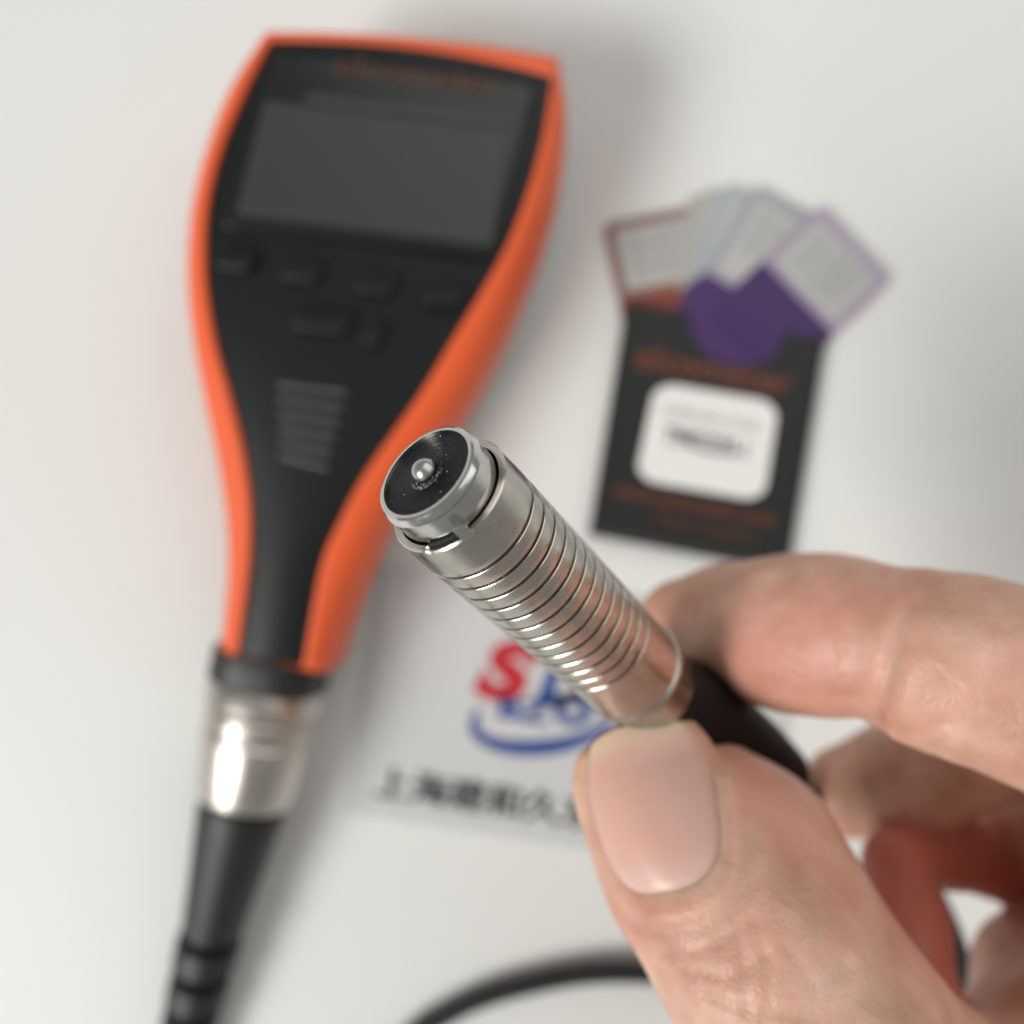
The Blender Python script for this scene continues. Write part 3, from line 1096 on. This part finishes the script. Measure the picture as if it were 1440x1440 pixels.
# seat the nail: skin lies under the plate and rises to a soft fold round it
rel = P - np.array(nc)
lx, ly, lz = rel @ np.array(n_sd), rel @ np.array(n_ax), rel @ np.array(n_nm)
sd = (rim_pos(lx, ly) - 1) * NA_
smv = lambda a, b, t: (lambda q: q * q * (3 - 2 * q))(np.clip((t - a) / (b - a), 0, 1))
fold = -0.00035 + 0.00060 * smv(-0.0012, 0.0001, sd) + 0.00050 * smv(0.0, 0.0010, sd) - 0.00075 * smv(0.0010, 0.0032, sd)
left = smv(-0.5, -0.9, lx / NA_) if False else np.clip((-lx / NA_ - 0.45) / 0.45, 0, 1)
fold = np.where(fold > 0, fold * (1 - 0.7 * left), fold)
goal = nominal(lx, ly) + fold
near = np.abs(lz - nominal(lx, ly)) < 0.0022
wgt = (1 - smv(0.0012, 0.0034, sd)) * (1 - smv(NLn / 2 - 0.0008, NLn / 2 + 0.0008, ly)) * near * (gn @ np.array(n_nm) > 0.15)
P = P + ((goal - lz) * wgt)[:, None] * np.array(n_nm)

me = bpy.data.meshes.new('hand')
me.vertices.add(len(P)); me.vertices.foreach_set('co', P.astype(np.float32).ravel())
me.loops.add(Q.size); me.loops.foreach_set('vertex_index', Q.astype(np.int32).ravel())
me.polygons.add(len(Q)); me.polygons.foreach_set('loop_start', np.arange(0, Q.size, 4, dtype=np.int32))
me.polygons.foreach_set('loop_total', np.full(len(Q), 4, np.int32))
me.update(calc_edges=True)
me.validate()
for k, pg in enumerate(me.polygons): pg.use_smooth = True

# skin tint: light through the web painted as red, blood-rich fingertip pads, paler back of thumb
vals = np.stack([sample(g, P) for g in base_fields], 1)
red = np.clip(1 - (vals[:, 5]) / 0.0025, 0, 1) * (vals[:, 0] > 0.0012)  # web: light shining through the flesh, put into the colour as red
red = np.maximum(red, 0.45 * np.exp(-(np.linalg.norm(P - np.array(W(1130, 950, .096)), axis=1) / 0.010) ** 2))
red = np.maximum(red, 0.9 * np.exp(-(np.linalg.norm(P - np.array(W(965, 900, .112)), axis=1) / 0.0045) ** 2))
red = np.maximum(red, 0.30 * np.exp(-(np.linalg.norm(P - np.array(W(905, 1290, .090)), axis=1) / 0.007) ** 2))
at = me.attributes.new('redness', 'FLOAT', 'POINT')
at.data.foreach_set('value', red.astype(np.float32))
pale = 0.7 * np.exp(-(np.linalg.norm(P - np.array(W(860, 1060, .0950)), axis=1) / 0.0045) ** 2)
at = me.attributes.new('callus', 'FLOAT', 'POINT')
at.data.foreach_set('value', pale.astype(np.float32))

M_skin = bpy.data.materials.new('skin')
M_skin.use_nodes = True
nt = M_skin.node_tree
p = nt.nodes['Principled BSDF']
p.inputs['Roughness'].default_value = 0.42
p.inputs['Specular IOR Level'].default_value = 0.42
p.inputs['Subsurface Weight'].default_value = 1.0
p.inputs['Subsurface Radius'].default_value = (1.0, 0.30, 0.16)
p.inputs['Subsurface Scale'].default_value = 0.0022
tc = nt.nodes.new('ShaderNodeTexCoord')
n1 = nt.nodes.new('ShaderNodeTexNoise'); n1.inputs['Scale'].default_value = 170; n1.inputs['Detail'].default_value = 5
nt.links.new(tc.outputs['Object'], n1.inputs['Vector'])
cr1 = nt.nodes.new('ShaderNodeValToRGB')
cr1.color_ramp.elements[0].position = 0.3; cr1.color_ramp.elements[0].color = (0.54, 0.30, 0.21, 1)
cr1.color_ramp.elements[1].position = 0.7; cr1.color_ramp.elements[1].color = (0.75, 0.50, 0.39, 1)
nt.links.new(n1.outputs['Fac'], cr1.inputs[0])
nb = nt.nodes.new('ShaderNodeTexNoise'); nb.inputs['Scale'].default_value = 75; nb.inputs['Detail'].default_value = 3
nt.links.new(tc.outputs['Object'], nb.inputs['Vector'])
mb = nt.nodes.new('ShaderNodeMapRange'); mb.inputs['From Min'].default_value = 0.48; mb.inputs['From Max'].default_value = 0.66
mb.inputs['To Max'].default_value = 0.5
nt.links.new(nb.outputs['Fac'], mb.inputs['Value'])
mxb = nt.nodes.new('ShaderNodeMix'); mxb.data_type = 'RGBA'
nt.links.new(mb.outputs['Result'], mxb.inputs['Factor'])
nt.links.new(cr1.outputs[0], mxb.inputs['A'])
mxb.inputs['B'].default_value = (0.67, 0.33, 0.25, 1)
mxr = nt.nodes.new('ShaderNodeMix'); mxr.data_type = 'RGBA'
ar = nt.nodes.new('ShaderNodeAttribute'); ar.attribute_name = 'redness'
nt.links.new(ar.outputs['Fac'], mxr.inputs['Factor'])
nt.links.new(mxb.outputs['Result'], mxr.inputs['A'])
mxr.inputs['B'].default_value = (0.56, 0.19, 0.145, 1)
mxc = nt.nodes.new('ShaderNodeMix'); mxc.data_type = 'RGBA'
ac = nt.nodes.new('ShaderNodeAttribute'); ac.attribute_name = 'callus'
nt.links.new(ac.outputs['Fac'], mxc.inputs['Factor'])
nt.links.new(mxr.outputs['Result'], mxc.inputs['A'])
mxc.inputs['B'].default_value = (0.74, 0.54, 0.33, 1)
nt.links.new(mxc.outputs['Result'], p.inputs['Base Color'])
vo = nt.nodes.new('ShaderNodeTexVoronoi'); vo.inputs['Scale'].default_value = 1500; vo.feature = 'DISTANCE_TO_EDGE'
nt.links.new(tc.outputs['Object'], vo.inputs['Vector'])
b1 = nt.nodes.new('ShaderNodeBump'); b1.inputs['Distance'].default_value = 0.0002; b1.inputs['Strength'].default_value = 0.5
nt.links.new(vo.outputs['Distance'], b1.inputs['Height'])
n2 = nt.nodes.new('ShaderNodeTexNoise'); n2.inputs['Scale'].default_value = 420; n2.inputs['Detail'].default_value = 6; n2.inputs['Distortion'].default_value = 1.0
nt.links.new(tc.outputs['Object'], n2.inputs['Vector'])
b2 = nt.nodes.new('ShaderNodeBump'); b2.inputs['Distance'].default_value = 0.0004; b2.inputs['Strength'].default_value = 0.6
nt.links.new(n2.outputs['Fac'], b2.inputs['Height'])
nt.links.new(b1.outputs['Normal'], b2.inputs['Normal'])
nt.links.new(b2.outputs['Normal'], p.inputs['Normal'])
me.materials.append(M_skin)
hand = bpy.data.objects.new('hand', me)
COL.objects.link(hand)
tag(hand, 'bare right hand pinching the steel probe between thumb and index finger, other fingers curled', 'hand')

# nail part
M_nail = mat('nail', (0.74, 0.50, 0.44, 1), 0.34, spec=0.45, noise=(250, 0.04), bump=(700, 0.00005), sss=(1.0, (1.0, 0.4, 0.3), 0.0010))
V = [Vector(q) for q in plateP]
Fc = []
for j in range(NV):
    for i in range(NU):
        a = j * (NU + 1) + i
        Fc.append((a, a + 1, a + NU + 2, a + NU + 1))
n0 = len(V)
V += [q - n_nm * 0.0006 for q in V]
for j in range(NV):
    for i in range(NU):
        a = n0 + j * (NU + 1) + i
        Fc.append((a, a + NU + 1, a + NU + 2, a + 1))
rim = list(range(NU + 1)) + [j * (NU + 1) + NU for j in range(1, NV + 1)] + [NV * (NU + 1) + i for i in range(NU - 1, -1, -1)] + [j * (NU + 1) for j in range(NV - 1, 0, -1)]
for k in range(len(rim)):
    a, b = rim[k], rim[(k + 1) % len(rim)]
    Fc.append((a, b, n0 + b, n0 + a))
nail = new_obj('thumbnail', V, Fc, M_nail, hand, auto=0.9)
at = nail.data.attributes.new('growth', 'FLOAT', 'POINT')
at.data.foreach_set('value', np.array([v for _, v in nail_uv] * 2, np.float32))
nt = M_nail.node_tree
p = nt.nodes['Principled BSDF']
ga = nt.nodes.new('ShaderNodeAttribute'); ga.attribute_name = 'growth'
rp = nt.nodes.new('ShaderNodeValToRGB')
els = rp.color_ramp.elements
els[0].position = 0.0; els[0].color = (0.72, 0.50, 0.42, 1)
els[1].position = 1.0; els[1].color = (0.74, 0.55, 0.41, 1)
for pos, c_ in ((0.14, (0.75, 0.54, 0.48, 1)), (0.30, (0.71, 0.435, 0.37, 1)), (0.80, (0.71, 0.44, 0.365, 1)), (0.93, (0.74, 0.54, 0.41, 1))):
    e_ = els.new(pos); e_.color = c_
nt.links.new(ga.outputs['Fac'], rp.inputs[0])
at = nail.data.attributes.new('rim', 'FLOAT', 'POINT')
at.data.foreach_set('value', np.array([sst(0.80, 0.97, float(rim_pos(x, y))) for x, y in zip(xs, ys)] + [1.0] * len(nail_uv), np.float32))
ra = nt.nodes.new('ShaderNodeAttribute'); ra.attribute_name = 'rim'
mr_ = nt.nodes.new('ShaderNodeMix'); mr_.data_type = 'RGBA'
nt.links.new(ra.outputs['Fac'], mr_.inputs['Factor'])
nt.links.new(rp.outputs[0], mr_.inputs['A'])
mr_.inputs['B'].default_value = (0.60, 0.32, 0.24, 1)
nt.links.new(mr_.outputs['Result'], p.inputs['Base Color'])
